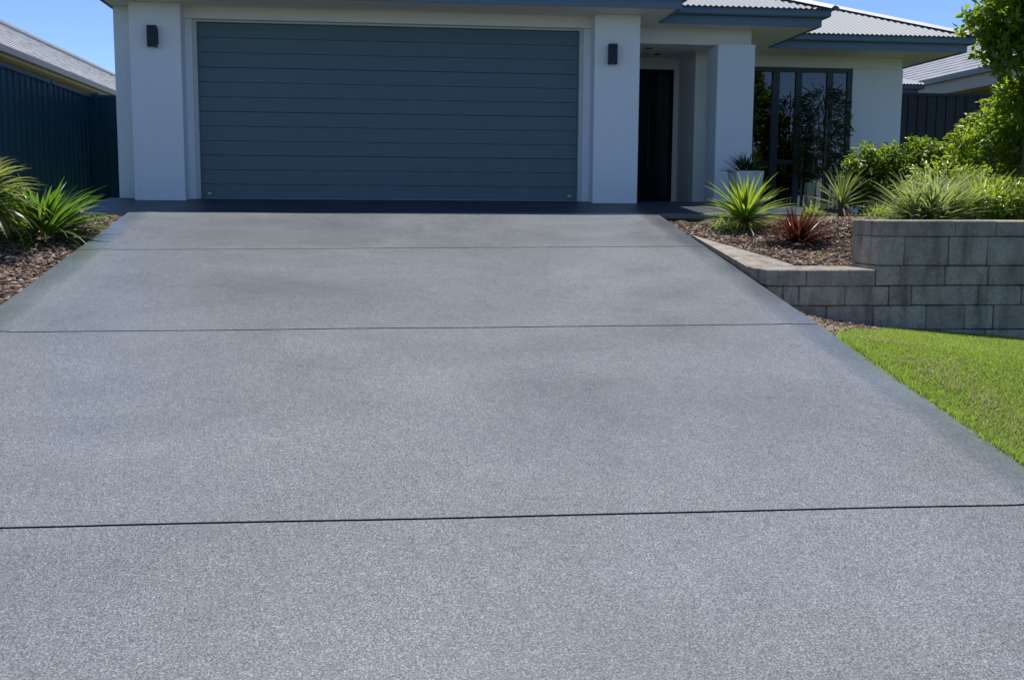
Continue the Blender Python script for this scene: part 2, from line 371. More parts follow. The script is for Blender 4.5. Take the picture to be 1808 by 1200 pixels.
def sheet(name, fz, x0, x1, y0, y1, nx, ny, m, skip=None):
    xs = np.linspace(x0, x1, nx+1); ys = np.linspace(y0, y1, ny+1); X, Y = np.meshgrid(xs, ys); Z = fz(X, Y)
    V = np.stack([X, Y, Z], -1).reshape(-1, 3); n = nx+1
    F = [(j*n+i, j*n+i+1, (j+1)*n+i+1, (j+1)*n+i) for j in range(ny) for i in range(nx)]
    return tag(link(bpy.data.objects.new(name, fast_mesh(name, V, F, m, True))), kind='structure')
sheet('garden_bed', bed_r, XR+.003, 16, -5.30, 3.0, 90, 70, M['soil'])
sheet('garden_bed', bed_l, -2.58, XL-.003, -15, -1.7, 30, 90, M['soil'])
sheet('lawn', lawn_z, XR+.003, 14, -13.5, -5.45, 60, 60, M['turfbase'])
sheet('soil_strip', lambda x, y: lawn_z(x, y)+.005, XR+.004, 6.75, -7.0, -5.53, 14, 14, M['sand'])
def chips(n, fx, name, fz, dens_mask, smin=.018, smax=.055):
    P = fx(n); P = P[dens_mask(P[:, 0], P[:, 1])]; N = len(P)
    z = fz(P[:, 0], P[:, 1])+rng.uniform(-.002, .014, N)
    a = rng.uniform(0, 2*np.pi, N); ax = np.stack([np.cos(a), np.sin(a), rng.normal(0, .22, N)], -1)
    nr = np.stack([rng.normal(0, .35, N), rng.normal(0, .35, N), np.ones(N)], -1)
    Ls = rng.uniform(smin, smax, N); sc = np.stack([Ls, Ls*rng.uniform(.25, .6, N), rng.uniform(.005, .012, N)], -1)
    return tag(scatter(name, CHIP_V, CHIP_F, np.stack([P[:, 0], P[:, 1], z], -1), ax, nr, sc, M['chip']), kind='stuff')
def coping_in(y): return 5.46+.47*np.clip((-3.2-y)/1.7, 0, 1)
rect = lambda x0, x1, y0, y1: (lambda n: np.stack([rng.uniform(x0, x1, n), rng.uniform(y0, y1, n)], -1))
tag(chips(11500, rect(5.47, 8.4, -4.95, -1.9), 'bark_mulch', bed_r, lambda x, y: (x > coping_in(y)+.0)), 'grey brown bark chips in the bed beside the retaining wall', 'mulch')
tag(chips(19000, rect(-2.5, -.51, -8, -1.92), 'bark_mulch', bed_l, lambda x, y: x < 9), 'reddish brown bark chips left of the driveway', 'mulch')
tag(chips(1500, rect(5.47, 6.7, -7.0, -5.55), 'soil_chips', lawn_z, lambda x, y: y > -7.0+1.15*(x-5.45)+.07*np.sin(x*9), .008, .024), 'sandy crumbs at the foot of the retaining wall', 'soil')
def grass():
    n = 420000; P = np.stack([rng.uniform(5.44, 10, n), rng.uniform(-12, -5.56, n)], -1); x, y = P.T
    view = (x-2.3) < (y+14.38)*.66+.4
    keep = (y < -6.95+1.15*(x-5.45)+.07*np.sin(x*9)+rng.normal(0, .06, n)) | (x > 6.7)
    keep &= view | (rng.uniform(size=n) < .22)
    P = P[keep]; x, y = P.T; N = len(P)
    a = rng.uniform(0, 2*np.pi, N); lean = rng.uniform(.25, 1.0, N)
    ax = np.stack([np.cos(a)*lean, np.sin(a)*lean, np.ones(N)], -1)
    nr = np.stack([-np.cos(a), -np.sin(a), lean], -1)+rng.normal(0, .3, (N, 3))
    patch = .75+.5*(np.sin(x*3.1+1)*np.sin(y*2.7)+1)/2
    h = rng.uniform(.016, .036, N)*patch*(1+1.3*np.exp(-np.maximum(x-5.45, 0)/.06)); wd = rng.uniform(.003, .0055, N)
    tv = [(0,-.5,0),(0,.5,0),(.55,.42,.05),(.55,-.42,.05),(1,.06,-.12),(1,-.06,-.12)]; tf = [(0,3,2,1),(3,5,4,2)]
    o = scatter('lawn_grass', tv, tf, np.stack([x, y, lawn_z(x, y)-.003], -1), ax, nr, np.stack([h, wd, h], -1), M['grass'])
    tag(o, 'short sunlit green lawn right of the driveway', 'grass', kind='stuff')
grass()
def straw():
    n = 5500; x = 5.46+np.abs(rng.normal(.28, .16, n)); y = rng.uniform(-11, -6.9, n); k = (np.sin(x*7+y*4)+np.sin(y*6.3)) > -.6; x, y = x[k], y[k]; N = len(x)
    a = rng.uniform(0, 2*np.pi, N); lean = rng.uniform(.6, 2.5, N)
    tv = [(0,-.5,0),(0,.5,0),(.55,.42,.05),(.55,-.42,.05),(1,.06,-.12),(1,-.06,-.12)]; tf = [(0,3,2,1),(3,5,4,2)]
    h = rng.uniform(.02, .045, N)
    o = scatter('dry_grass', tv, tf, np.stack([x, y, lawn_z(x, y)+.006], -1), np.stack([np.cos(a)*lean, np.sin(a)*lean, np.ones(N)], -1), np.stack([-np.cos(a), -np.sin(a), lean], -1), np.stack([h, rng.uniform(.003, .005, N), h], -1), M['straw'])
    tag(o, 'pale dry blades in the lawn along the driveway edge', 'grass', kind='stuff')
straw()

# ------------------------------------------------------------------ retaining wall
def retaining_wall():
    rw = thing('retaining_wall', (6.4, -5.5, -1.1), 'stepped grey concrete block retaining wall between lawn and garden bed', 'retaining wall')
    YF = -5.527; g = .0025
    def blk(x0, x1, y0, y1, z0, z1, nm='block', c=.008):
        o = MB().cbox(x0+g, x1-g, y0+random.uniform(-.004, .004), y1, z0+g*.7, z1-g*.7, c, .0025).build(nm, M['block'], rw); return o
    def course(xs, z0, z1, depth, nm='block'):
        for a, b in zip(xs[:-1], xs[1:]): blk(a, b, YF, YF+depth, z0, z1, nm)
    run = lambda start, first, n, l=.385: [start, *[first+l*i+random.uniform(-.012, .012) for i in range(n)]]
    course([6.41, 7.09, 7.455, 7.86, 8.25, 8.64, 9.03, 9.42, 9.81, 10.2, 10.6, 11.0, 11.4, 11.8], -.285, -.150, .54, 'cap_block')
    course([6.41, 6.645, 7.04, 7.385, 7.76, 8.15, 8.54, 8.93, 9.32, 9.7, 10.1, 10.5, 10.9, 11.3, 11.8], -.530, -.287, .335)
    blk(6.41, 6.80, YF+.338, YF+.54, -.530, -.287)
    blk(6.405, 6.62, YF, YF+.56, -.700, -.532); course([6.62, 7.02, 7.41, 7.80, 8.2, 8.6, 9., 9.4, 9.8, 10.2, 10.6, 11., 11.4, 11.8], -.700, -.532, .34)
    # low part: coping stones
    course([5.463, 5.80, 6.40], -.702, -.565, .60, 'coping_stone')
    zc = lambda y: -.565+.125*max(0, y+4.93)
    for a, b in ((-4.925, -4.42), (-4.415, -3.85), (-3.845, -3.22)):
        ia, ib = coping_in(a), coping_in(b)+.012
        MB().hexa([(5.463,a,zc(a)-.14),(ia,a,zc(a)-.14),(ib,b,zc(b)-.14),(5.463,b,zc(b)-.14),(5.463,a,zc(a)),(ia,a,zc(a)),(ib,b,zc(b)),(5.463,b,zc(b))]).build('coping_stone', M['block'], rw)
    blk(5.466, 5.86, -5.19, -4.60, -.86, -.704)
    course([5.466, 5.60, 5.74, 6.14, 6.53, 6.73, 7.33, 7.72, 8.1, 8.5, 8.9, 9.3, 9.7, 10.1, 10.5, 10.9, 11.3, 11.8], -.868, -.704, .33)
    YF -= .012
    course([5.47, 5.98, 6.39, 6.86, 7.21, 7.47, 7.86, 8.25, 8.64, 9.03, 9.4, 9.8, 10.2, 10.6, 11., 11.4, 11.8], -1.075, -.871, .33)
    course([5.47, 6.2, 6.6, 7.0, 7.4, 7.8, 8.2, 8.6, 9.0, 9.4, 9.8, 10.2, 10.6, 11., 11.4, 11.8], -1.30, -1.078, .33)
    # kerb-like footing strip showing at the toe
    MB().add([(6.0,YF-.06,-1.045),(11.8,YF-.06,-1.50),(11.8,YF+.02,-1.50),(6.0,YF+.02,-1.045),(6.0,YF-.06,-1.3),(11.8,YF-.06,-1.75)], [(0,1,2,3),(4,5,1,0)]).build('footing', M['block'], rw)
    # filling behind the faces so no light leaks through the joints
    mb = MB(); mb.box(6.45, 11.8, YF+.05, -4.995, -1.25, -.30); mb.box(5.50, 6.44, YF+.05, -4.96, -1.25, -.71); mb.build('core', M['soil'], rw)
retaining_wall()

# ------------------------------------------------------------------ the house
ZE = 2.322; ZS = 2.337
house = thing('house', (3, 3, 0), 'single storey white rendered house with blue grey garage door and gutters', 'house')
def H(name, m, *b, c=0, parent=None): return B(name, M[m], parent or house, *b, c=c)
# garage front
H('pillar', 'render', -.746, -.14, -.352, .12, -.03, ZS, c=.006)
H('pillar', 'render', 4.945, 5.529, -.352, .12, -.03, ZS, c=.006)
H('plinth', 'trim', -.735, -.15, -.346, -.10, -.045, -.031); H('plinth', 'trim', 4.955, 5.52, -.346, -.10, -.045, -.031)
H('wall', 'render', -1.0, -.747, -.02, 8, -.1, ZS)
H('wall', 'render', -.139, -.055, -.075, .12, -.03, 2.19); H('wall', 'render', 4.855, 4.944, -.075, .12, -.03, 2.19)
H('lintel', 'bounce_warm', -.139, 4.944, -.135, .12, 2.1905, ZS)
gd = MB(); gd.box(-.05, 4.85, .03, .06, -.005, 2.18); gdo = gd.build('garage_door', M['door'], house)
NP = 12; ph = 2.165/NP
pm = None
for i in range(NP):
    z0 = i*ph; gt = .0022 if i % 3 == 0 else .0008; gt2 = .0022 if i % 3 == 2 else .0008
    mb = MB(); c = .004; a, b = z0+gt, z0+ph-gt2
    # plank face with rolled top and bottom edges
    prof = [(.03, a), (.003, a), (.0, a+c), (.0006, (a+b)/2), (.0, b-c), (.003, b), (.03, b)]
    V = []
    for x in (0.0, 4.80): V += [(x, y, z) for y, z in prof]
    n = len(prof); mb.add(V, [(k, k+n, k+n+1, k+1) for k in range(n-1)]+[tuple(range(n)), tuple(range(n, 2*n))]); mb.build('plank', M['door'], gdo)
for a, b in ((-.054, -.002), (4.802, 4.854)):
    mb = MB(); mb.box(a, b, -.055, .03, -.01, 2.165); mb.build('jamb', M['trim'], gdo)
mb = MB(); mb.box(-.054, 4.854, -.06, .03, 2.1655, 2.19); mb.build('head_trim', M['trim'], gdo)
mb = MB(); mb.box(0, 4.8, -.012, .028, -.008, .004); mb.build('bottom_seal', M['rubber'], gdo)
for x in (.10, 4.70):
    mb = MB(); mb.box(x-.02, x+.02, -.008, -.001, .06, .07); mb.build('latch', M['steel'], gdo)
# porch
H('wall', 'render', 5.20, 5.527, .121, 2.40, -.03, ZS)
H('beam', 'bounce_warm', 5.528, 7.30, .60, .90, 2.122, ZS); H('beam', 'bounce_warm', 7.02, 7.297, .901, 3.04, 2.122, ZS)
H('pillar', 'render', 6.79, 7.31, .45, .93, -.02, 2.118, c=.006)
H('ceiling', 'soffit', 5.528, 7.02, .901, 2.42, 2.165, 2.18)
for x, y in ((6.05, 1.35), (6.32, 1.95)):
    mb = MB(); mb.tube([(x, y, 2.166), (x, y, 2.158)], .05, 14); mb.build('downlight', M['lamp'], house)
H('wall', 'bounce_warm', 5.528, 6.78, 2.40, 2.6, 2.0, ZS)                     # over the entry door
H('wall', 'bounce_warm', 6.70, 6.78, 2.40, 2.6, 0, 2.0)
H('wall', 'bounce_warm', 6.782, 7.6, 1.50, 3.05, -.05, ZS)
fd = MB(); fd.box(5.57, 6.40, 2.43, 2.475, .04, 1.96); fdo = fd.build('front_door', M['frontdoor'], house)
mb = MB(); mb.box(5.53, 5.57, 2.405, 2.5, 0, 2.0); mb.box(6.40, 6.45, 2.405, 2.5, 0, 2.0); mb.box(6.655, 6.70, 2.405, 2.5, 0, 2.0); mb.box(5.57, 6.40, 2.41, 2.5, 1.96, 2.0); mb.box(6.45, 6.655, 2.41, 2.5, 1.95, 2.0); mb.box(5.57, 6.655, 2.40, 2.5, 0, .035)
mb.build('door_frame', M['frontdoor'], fdo)
mb = MB(); mb.box(6.45, 6.655, 2.445, 2.455, .035, 1.95); mb.build('side_light', M['glass'], fdo)
mb = MB(); mb.tube([(6.31, 2.37, .55), (6.31, 2.37, 1.45)], .009, 8); mb.box(6.303, 6.317, 2.37, 2.43, .65, .664); mb.box(6.303, 6.317, 2.37, 2.43, 1.33, 1.344); mb.build('pull_handle', M['frame'], fdo)
# bedroom front: wall with a wide window
WY = 3.05
H('wall', 'render', 9.83, 10.68, WY, WY+.2, -.3, 2.155, c=.004)
H('wall', 'render', 10.48, 10.677, WY+.201, 9.5, -.3, ZS)
H('wall', 'bounce_warm', 7.5, 10.66, WY+.012, WY+.2, 2.157, ZS)
H('wall', 'render', 7.601, 8.14, WY, WY+.2, -.3, 2.155)
H('wall', 'render', 8.141, 9.829, WY, WY+.2, -.3, -.15)
wf = MB(); x0, x1, z0, z1 = 8.142, 9.828, -.148, 2.154
for a, b in ((x0, x0+.05), (8.505, 8.62), (8.895, 8.99), (9.415, 9.515), (x1-.07, x1)): wf.box(a, b, WY+.02, WY+.10, z0, z1)
for a, b in ((x0+.05, 8.505), (8.62, 8.895), (8.99, 9.415), (9.515, x1-.07)):
    wf.box(a, b, WY+.025, WY+.095, z0, z0+.05); wf.box(a, b, WY+.025, WY+.095, z1-.07, z1)
wf.box(8.62, 8.895, WY+.025, WY+.095, .62, .69)
win = wf.build('window', M['frame'], house)
for a, b in ((x0+.05, 8.505), (8.62, 8.895), (8.99, 9.415), (9.515, x1-.07)):
    mb = MB(); mb.box(a, b, WY+.055, WY+.061, z0+.05, z1-.07); mb.build('pane', M['glass'], win)
H('interior_wall', 'interior', 7.5, 10.47, 6.5, 6.6, -.3, ZS); H('interior_wall', 'interior', 7.4, 7.5, 3.26, 6.6, -.3, ZS)
H('interior_floor', 'interior', 7.5, 10.47, 3.26, 6.5, -.3, -.02)
H('interior_wall', 'frontdoor', 5.53, 7.39, 4.0, 4.1, 0, ZS)
H('ceiling', 'soffit', 5.0, 10.6, 3.202, 9.5, ZS, ZS+.015)
# soffits
for b in ((-1.03, 5.9, -.905, .16), (4.0, 8.095, .161, 2.16), (4.0, 11.25, 2.161, 3.2), (10.601, 11.25, 3.201, 8.6), (10.601, 13.68, 8.601, 14)):
    H('soffit', 'soffit', b[0], b[1], b[2], b[3], ZS+.001, ZS+.012)
# fascias and gutters swept along the eave line, one part per straight run
EAVE = [(-1.05, 12), (-1.05, -.919), (5.915, -.919), (5.915, .144), (8.109, .144), (8.109, 2.148), (11.265, 2.148), (11.265, 8.58), (13.7, 8.58), (13.7, 15)]
def offs(i, o):
    P = [Vector((*p, 0)) for p in EAVE]; n = len(P)
    def nrm(k): d = (P[k+1]-P[k]).normalized(); return Vector((d.y, -d.x, 0))
    a = nrm(max(i-1, 0)); b = nrm(min(i, n-2)); m = (a+b)
    m = m/(m.dot(b)) if (i not in (0, n-1)) else b
    return P[i]-m*(-o) if True else None
test = offs(2, 1.)
SGN = 1 if test.y < -.919 else -1
def run(i, prof, name, m):
    V = []
    for k in (i, i+1):
        for o, z in prof:
            q = offs(k, o*SGN); V.append((q.x, q.y, z))
    n = len(prof); mb = MB(); mb.add(V, [(a, (a+1)%n, n+(a+1)%n, n+a) for a in range(n)]+[tuple(range(n))[::-1], tuple(range(n, 2*n))])
    mb.build(name, m, house)
for i in range(len(EAVE)-1):
    run(i, [(-.025, ZE), (0, ZE), (0, 2.50), (-.025, 2.50)], 'fascia', M['fascia'])
    run(i, [(.002, 2.437), (.075, 2.437), (.092, 2.452), (.088, 2.520), (.104, 2.530), (.104, 2.545), (.090, 2.545), (.080, 2.535), (.08, 2.455), (.010, 2.455), (.002, 2.50)], 'gutter', M['fascia'])
# corrugated roofs (slope .404)
TAN = .404; ZR = 2.545
roof = thing('roof', (3, 3, ZR), None, None); roof.parent = house; roof.location = (3, 3, ZR); roof.matrix_parent_inverse = Matrix.Translation((-3, -3, 0))
def sheet_roof(ax, e0, e1, line, sgn, tcap, h0, h1, name='roof_sheet'):
    """ax 'x': eave runs in x at y=line, rises towards +y*sgn; hip at e0 / e1 when h0 / h1"""
    n = int(abs(e1-e0)/.019); V = []
    for i in range(n+1):
        u = e0+(e1-e0)*i/n; t = tcap
        if h0: t = min(t, u-e0)
        if h1: t = min(t, e1-u)
        t = max(t, .001); c = .0095*math.cos(2*math.pi*u/.076)
        for q in (-.05, t):
            p = (u, line+sgn*q) if ax == 'x' else (line+sgn*q, u)
            V.append((*p, ZR+TAN*q+c+.010))
    mb = MB(); mb.add(V, [(2*i, 2*i+2, 2*i+3, 2*i+1) for i in range(n)]); return mb.build(name, M['roof'], roof, True)
def hipcap(x, y, dx, dy, t):
    mb = MB(); P = []
    s = Vector((-dy, dx, 0)).normalized()
    for q in (-.04, t):
        c = Vector((x+dx*q, y+dy*q, ZR+TAN*q+.034)); P += [c-s*.17+Vector((0,0,-.036)), c-s*.06+Vector((0,0,.016)), c+s*.06+Vector((0,0,.016)), c+s*.17+Vector((0,0,-.036))]
    mb.add(P, [(0,1,5,4),(1,2,6,5),(2,3,7,6)]); mb.build('hip_capping', M['hip'], roof)
sheet_roof('x', -1.15, 6.015, -1.015, 1, 3.58, 1, 1); sheet_roof('y', -1.015, 12, 6.015, -1, 3.58, 1, 0); sheet_roof('y', -1.015, 12, -1.15, 1, 3.58, 1, 0)
sheet_roof('x', 3.0, 8.21, .048, 1, 4.9, 0, 1); sheet_roof('y', .048, 9, 8.21, -1, 3.5, 1, 0)
sheet_roof('x', 3.0, 11.365, 2.052, 1, 4.9, 0, 1); sheet_roof('y', 2.052, 14, 11.365, -1, 4.9, 1, 0)
hipcap(6.015, -1.015, -1, 1, 3.55); hipcap(-1.15, -1.015, 1, 1, 3.55); hipcap(8.21, .048, -1, 1, 3.4); hipcap(11.365, 2.052, -1, 1, 4.85)
sheet_roof('x', 9, 13.8, 8.48, 1, 3, 0, 1)
# wall lamps
for x, z, lab in ((-.465, 1.925, 'navy box wall lamp on the pillar left of the garage door'), (5.165, 1.835, 'navy box wall lamp on the pillar right of the garage door')):
    lp = thing('wall_lamp', (x, -.352, z), lab, 'wall lamp', 'wall lamps beside the garage door')
    h = .125
    B('lamp_body', M['lamp'], lp, x-.055, x+.055, -.455, -.372, z-h, z+h, c=.004)
    B('mounting_plate', M['lamp'], lp, x-.045, x+.06, -.371, -.353, z-h+.04, z+h-.03)
    mb = MB(); mb.tube([(x, -.413, z-h-.003), (x, -.413, z-h+.01)], .032, 14); mb.build('lens', M['lens'], lp)
    mb = MB(); mb.tube([(x, -.413, z+h-.01), (x, -.413, z+h+.003)], .032, 14); mb.build('lens', M['lens'], lp)
    for q in (-.02, .045):
        mb = MB(); mb.tube([(x+.058, -.39, z+q), (x+.066, -.39, z+q)], .009, 8); mb.build('screw', M['lamp'], lp)

# ------------------------------------------------------------------ fences
def fence(name, p0, p1, z0, z1, m, label, bay=2.35, face=1):
    p0 = Vector(p0); p1 = Vector(p1); d = (p1-p0); Lf = d.length; d.normalize(); nrm = Vector((d.y, -d.x))*face
    f = thing(name, (p0.x, p0.y, z0), label, 'fence')
    nb = max(1, round(Lf/bay)); bl = Lf/nb
    def pt(u, o, z): q = p0+d*u+nrm*o; return (q.x, q.y, z)
    def obox(mb, u0, u1, o0, o1, a, b): mb.hexa([pt(u0,o0,a),pt(u1,o0,a),pt(u1,o1,a),pt(u0,o1,a),pt(u0,o0,b),pt(u1,o0,b),pt(u1,o1,b),pt(u0,o1,b)])
    for k in range(nb+1):
        mb = MB(); u = k*bl; wp = .045 if k in (0, nb) else .03; obox(mb, u-wp, u+wp, -.035, .035 if k in (0, nb) else .014, z0-.1, z1+(.03 if k in (0, nb) else -.002)); mb.build('post', m, f)
    for k in range(nb):
        u0 = k*bl+.031; u1 = (k+1)*bl-.031
        for a, b in ((z1-.05, z1), (z0, z0+.06)):
            mb = MB(); obox(mb, u0, u1, -.028, .028, a, b); mb.build('rail', m, f)
        for s in range(3):
            a = u0+(u1-u0)*s/3; b = u0+(u1-u0)*(s+1)/3; P = []
            for r in range(3):
                w_ = (b-a)/3; q = a+r*w_
                P += [(q, -.006), (q+w_*.70, -.006), (q+w_*.76, .010), (q+w_*.94, .010)]
            P.append((b, -.006)); V = []
            for u, o in P: V += [pt(u, o, z0+.061), pt(u, o, z1-.051)]
            mb = MB(); mb.add(V, [(2*i, 2*i+2, 2*i+3, 2*i+1) for i in range(len(P)-1)]); mb.build('fence_sheet', m, f)
    return f
fence('steel_fence', (-2.62, -1.75), (-2.62, 5.27), -.08, 1.72, M['fence'], 'navy ribbed steel fence running along the left boundary')
fence('steel_fence', (-2.55, 5.30), (-1.03, 5.30), -.05, 1.73, M['fence'], 'short navy ribbed steel fence return beside the garage corner', 1.6)
fence('steel_fence', (10.75, 4.0), (15.6, 4.0), -.2, 1.885, M['fence2'], 'charcoal ribbed steel fence behind the shrubs on the right', 1.62)

# ------------------------------------------------------------------ neighbour houses
def neighbour(name, label, xg, xr, zg, zr, xw, y0, y1, ztop_wall, tile, s, gm):
    h = thing(name, (xw, (y0+y1)/2, 0), label, 'house'); sg = 1 if xr > xg else -1
    B('wall', M['nbwall'], h, *sorted((xw, xw+sg*6)), y0+.5, y1-.5, -.2, ztop_wall)
    B('soffit', M['nbtrim'], h, *sorted((xg+sg*.03, xw+sg*.02)), y0, y1, ztop_wall+.001, ztop_wall+.02)
    B('fascia', M['nbtrim'], h, *sorted((xg, xg+sg*.03)), y0, y1, ztop_wall-.02, zg-.06)
    mb = MB(); mb.box(*sorted((xg-sg*.11, xg-sg*.002)), y0, y1, zg-.13, zg-.01); mb.build('gutter', M[gm], h)
    rf = thing('roof', (0, 0, 0), None, None); rf.parent = h; rf.matrix_parent_inverse = Matrix.Translation(-h.location)
    Ls = abs(xr-xg); n = 14
    for side in (0, 1):
        for k in range(n):
            a, b = k/n, (k+1)/n+.01
            X = lambda q: (xg+(xr-xg)*q) if side == 0 else (2*xr-xg-(xr-xg)*q)
            Zz = lambda q: zg+(zr-zg)*q
            mb = MB(); lift = .012
            ys = np.arange(y0, y1+.01, .33); V = []
            for i, y in enumerate(ys):
                j = random.uniform(-.003, .003)
                V += [(X(a)-sg*(1 if side == 0 else -1)*.02, y, Zz(a)-.002), (X(a)-sg*(1 if side == 0 else -1)*.02, y, Zz(a)+lift+j), (X(b), y, Zz(b)+.004+j)]
            mb.add(V, [q for i in range(len(ys)-1) for q in ((3*i,3*i+3,3*i+4,3*i+1),(3*i+1,3*i+4,3*i+5,3*i+2))]); mb.build('tile_course', M[tile], rf)
    mb = MB(); mb.tube([(xr, y0-.05, zr+.02), (xr, y1+.05, zr+.02)], .11, 8); mb.build('ridge_capping', M[tile], rf)
neighbour('neighbour_house', 'tan brick house with grey tiled roof beyond the left fence', -4.5, -8.0, 2.70, 4.66, -4.78, -1.5, 31, 2.54, 'tile', 1, 'nbgut2')
neighbour('neighbour_house', 'tan brick house with silver grey tiled roof beyond the right fence', 15.0, 19.5, 2.90, 4.85, 15.55, 1.5, 24, 2.52, 'tile2', 1, 'nbgutter')

# ------------------------------------------------------------------ plants
def strap(Ln, Wd, droop, fold=.25, seg=6, base=.45, name='leaf', m=None, peak=.4):
    V = []; x = z = 0; ang = 0
    for k in range(seg+1):
        t = k/seg; wv = Wd*.5*((base+(1-base)*min(1, t/peak)) if t < peak else max(.03, (1-((t-peak)/(1-peak))**1.8)))
        nx, nz = -math.sin(ang), math.cos(ang); f = fold*wv
        V += [(x+nx*f, wv, z+nz*f), (x, 0, z), (x+nx*f, -wv, z+nz*f)]
        ang -= droop/seg*(.4+1.2*t); x += Ln/seg*math.cos(ang); z += Ln/seg*math.sin(ang)
    F = [(3*k+a, 3*k+a+1, 3*k+a+4, 3*k+a+3) for k in range(seg) for a in (0, 1)]
    return fast_mesh(name, V, F, m, True)
def rosette(name, loc, label, cat, m, n, Lr, Wr, er, droop, stem=None, spread=.02, zspread=.05, seed=1, aim=None, base=.45, group=None, dead=0):
    rnd = random.Random(seed); pl = thing(name, loc, label, cat, group)
    dm = [strap(rnd.uniform(*Lr)*.8, rnd.uniform(*Wr)*.8, rnd.uniform(.8, 1.8), .5, 6, base, 'leaf', M['dry']) for _ in range(3)]
    ms = [strap(rnd.uniform(*Lr), rnd.uniform(*Wr), rnd.uniform(*droop), rnd.uniform(.15, .4), 6, base, 'leaf', m) for _ in range(9)]
    for i in range(n):
        a = i*2.39996+rnd.uniform(-.35, .35); t = (i+.5)/n
        el = er[0]+(er[1]-er[0])*t**.85+rnd.uniform(-.12, .12)
        o = bpy.data.objects.new('leaf', dm[i % 3] if i < dead else ms[i % 9]); COL.objects.link(o); o.parent = pl
        r = spread*(1-t*.6)
        o.location = (math.cos(a)*r, math.sin(a)*r, zspread*(.2+.8*t)+(stem[0] if stem else 0))
        o.rotation_euler = Euler((rnd.uniform(-.25, .25), -el, a)); sc = rnd.uniform(.82, 1.1)*(1 if t < .8 else .9); o.scale = (sc, sc, sc)
    if stem:
        mb = MB(); x, y, z = loc; mb.tube([(x, y, z-.05), (x+.01, y, z+stem[0]*.5), (x, y, z+stem[0]+zspread)], [stem[1]*1.1, stem[1], stem[1]*.8], 9); mb.build('stem', M['bark'], pl, True)
    return pl
bz = lambda x, y: float(bed_r(np.array(x), np.array(y)))
lz = lambda x, y: float(bed_l(np.array(x), np.array(y)))
rosette('yucca_plant', (6.24, -2.55, bz(6.24, -2.55)), 'large bright green spiky yucca beside the top of the driveway', 'yucca', M['yucca'], 165, (.44, .60), (.026, .040), (-.35, 1.28), (.05, .55), (.09, .035), .03, .09, 3, dead=9)
rosette('yucca_plant', (7.76, -1.55, bz(7.76, -1.55)-.02), 'smaller grey green yucca on a brown stem left of the hedge', 'yucca', M['yucca2'], 64, (.40, .54), (.022, .032), (-.3, 1.45), (.05, .5), (.12, .04), .03, .12, 5, dead=9)
rosette('red_cordyline', (6.40, -3.72, bz(6.40, -3.72)), 'dark red spiky cordyline in the mulch before the retaining wall', 'cordyline', M['cordyline'], 295, (.31, .45), (.014, .022), (-.05, 1.38), (.1, .8), None, .10, .05, 8, dead=7)
rosette('strappy_lily', (-1.02, -3.2, lz(-1.02, -3.2)), 'glossy green strappy clump at the left edge of the driveway', 'lily', M['aga'], 290, (.46, .70), (.030, .046), (-.05, 1.15), (.25, 1.2), None, .17, .12, 11, dead=8)
rosette('broad_leaf_plant', (-1.34, -3.95, lz(-1.34, -3.95)), 'taller pale leaved plant cut by the left picture edge', 'shrub', M['pale'], 240, (.36, .58), (.042, .066), (-.45, 1.3), (.3, 1.3), (.32, .04), .14, .26, 13, base=.3, dead=8)
# white planter on the slab
def planter(loc, w0, w1, h, label, m, nm='planter'):
    x, y, z = loc; p = thing(nm, loc, label, 'planter'); mb = MB(); a, b = w0/2, w1/2; t = .022
    mb.hexa([(x-a,y-a,z),(x+a,y-a,z),(x+a,y+a,z),(x-a,y+a,z),(x-b,y-b,z+h),(x+b,y-b,z+h),(x+b,y+b,z+h),(x-b,y+b,z+h)])
    mb.f.pop(1); mb.m.pop(1); q = len(mb.v); c = b-t
    mb.v += [(x-c,y-c,z+h),(x+c,y-c,z+h),(x+c,y+c,z+h),(x-c,y+c,z+h),(x-c,y-c,z+h-.06),(x+c,y-c,z+h-.06),(x+c,y+c,z+h-.06),(x-c,y+c,z+h-.06)]
    for k in range(4): mb.f += [(4+k, 4+(k+1)%4, q+(k+1)%4, q+k), (q+k, q+(k+1)%4, q+4+(k+1)%4, q+4+k)]; mb.m += [0, 0]
    mb.build('pot', M[m], p); B('potting_soil', M['soil'], p, x-c+.001, x+c-.001, y-c+.001, y+c-.001, z+h-.10, z+h-.045)
planter((6.94, -.42, -.034), .28, .37, .43, 'tall white square planter standing before the porch pillar', 'planter')
rosette('potted_plant', (6.94, -.42, .345), 'dark strappy plant growing in the white planter', 'plant', M['potleaf'], 110, (.26, .42), (.016, .026), (.2, 1.45), (.1, .8), None, .10, .03, 21)
planter((8.45, 1.2, -.19), .10, .12, .48, 'small narrow grey pot standing under the window', 'potgrey', 'pot')

def clusters(cent, rad, K, n, crad, seed=0):
    """leaf points in clumps spread through ellipsoids"""
    P = []; O = []
    for c, r, k in zip(cent, rad, K):
        d = unit(k); q = rng.uniform(0, 1, k)**.42; tc = np.array(c)+d*np.array(r)*q[:, None]
        for t_ in tc:
            m = int(n*rng.uniform(.5, 1.5)); e = unit(m)*(crad*rng.uniform(.2, 1, m)**.6)[:, None]
            P.append(t_+e); O.append(t_+e-np.array(c))
    return np.concatenate(P), np.concatenate(O)
def foliage(name, P, O, ls, m, parent, up=.8, wid=(.5, .8)):
    N = len(P); out = O/(np.linalg.norm(O, axis=1, keepdims=True)+1e-6)
    nr = out*.5+np.array([0, 0, up])+rng.normal(0, .55, (N, 3)); ax = np.cross(nr, rng.normal(size=(N, 3)))+out*.35
    s = rng.uniform(*ls, N); sc = np.stack([s, s*rng.uniform(*wid, N), s], -1)
    return tag(scatter(name, LEAF_V, LEAF_F, P, ax, nr, sc, m, parent), kind='stuff')
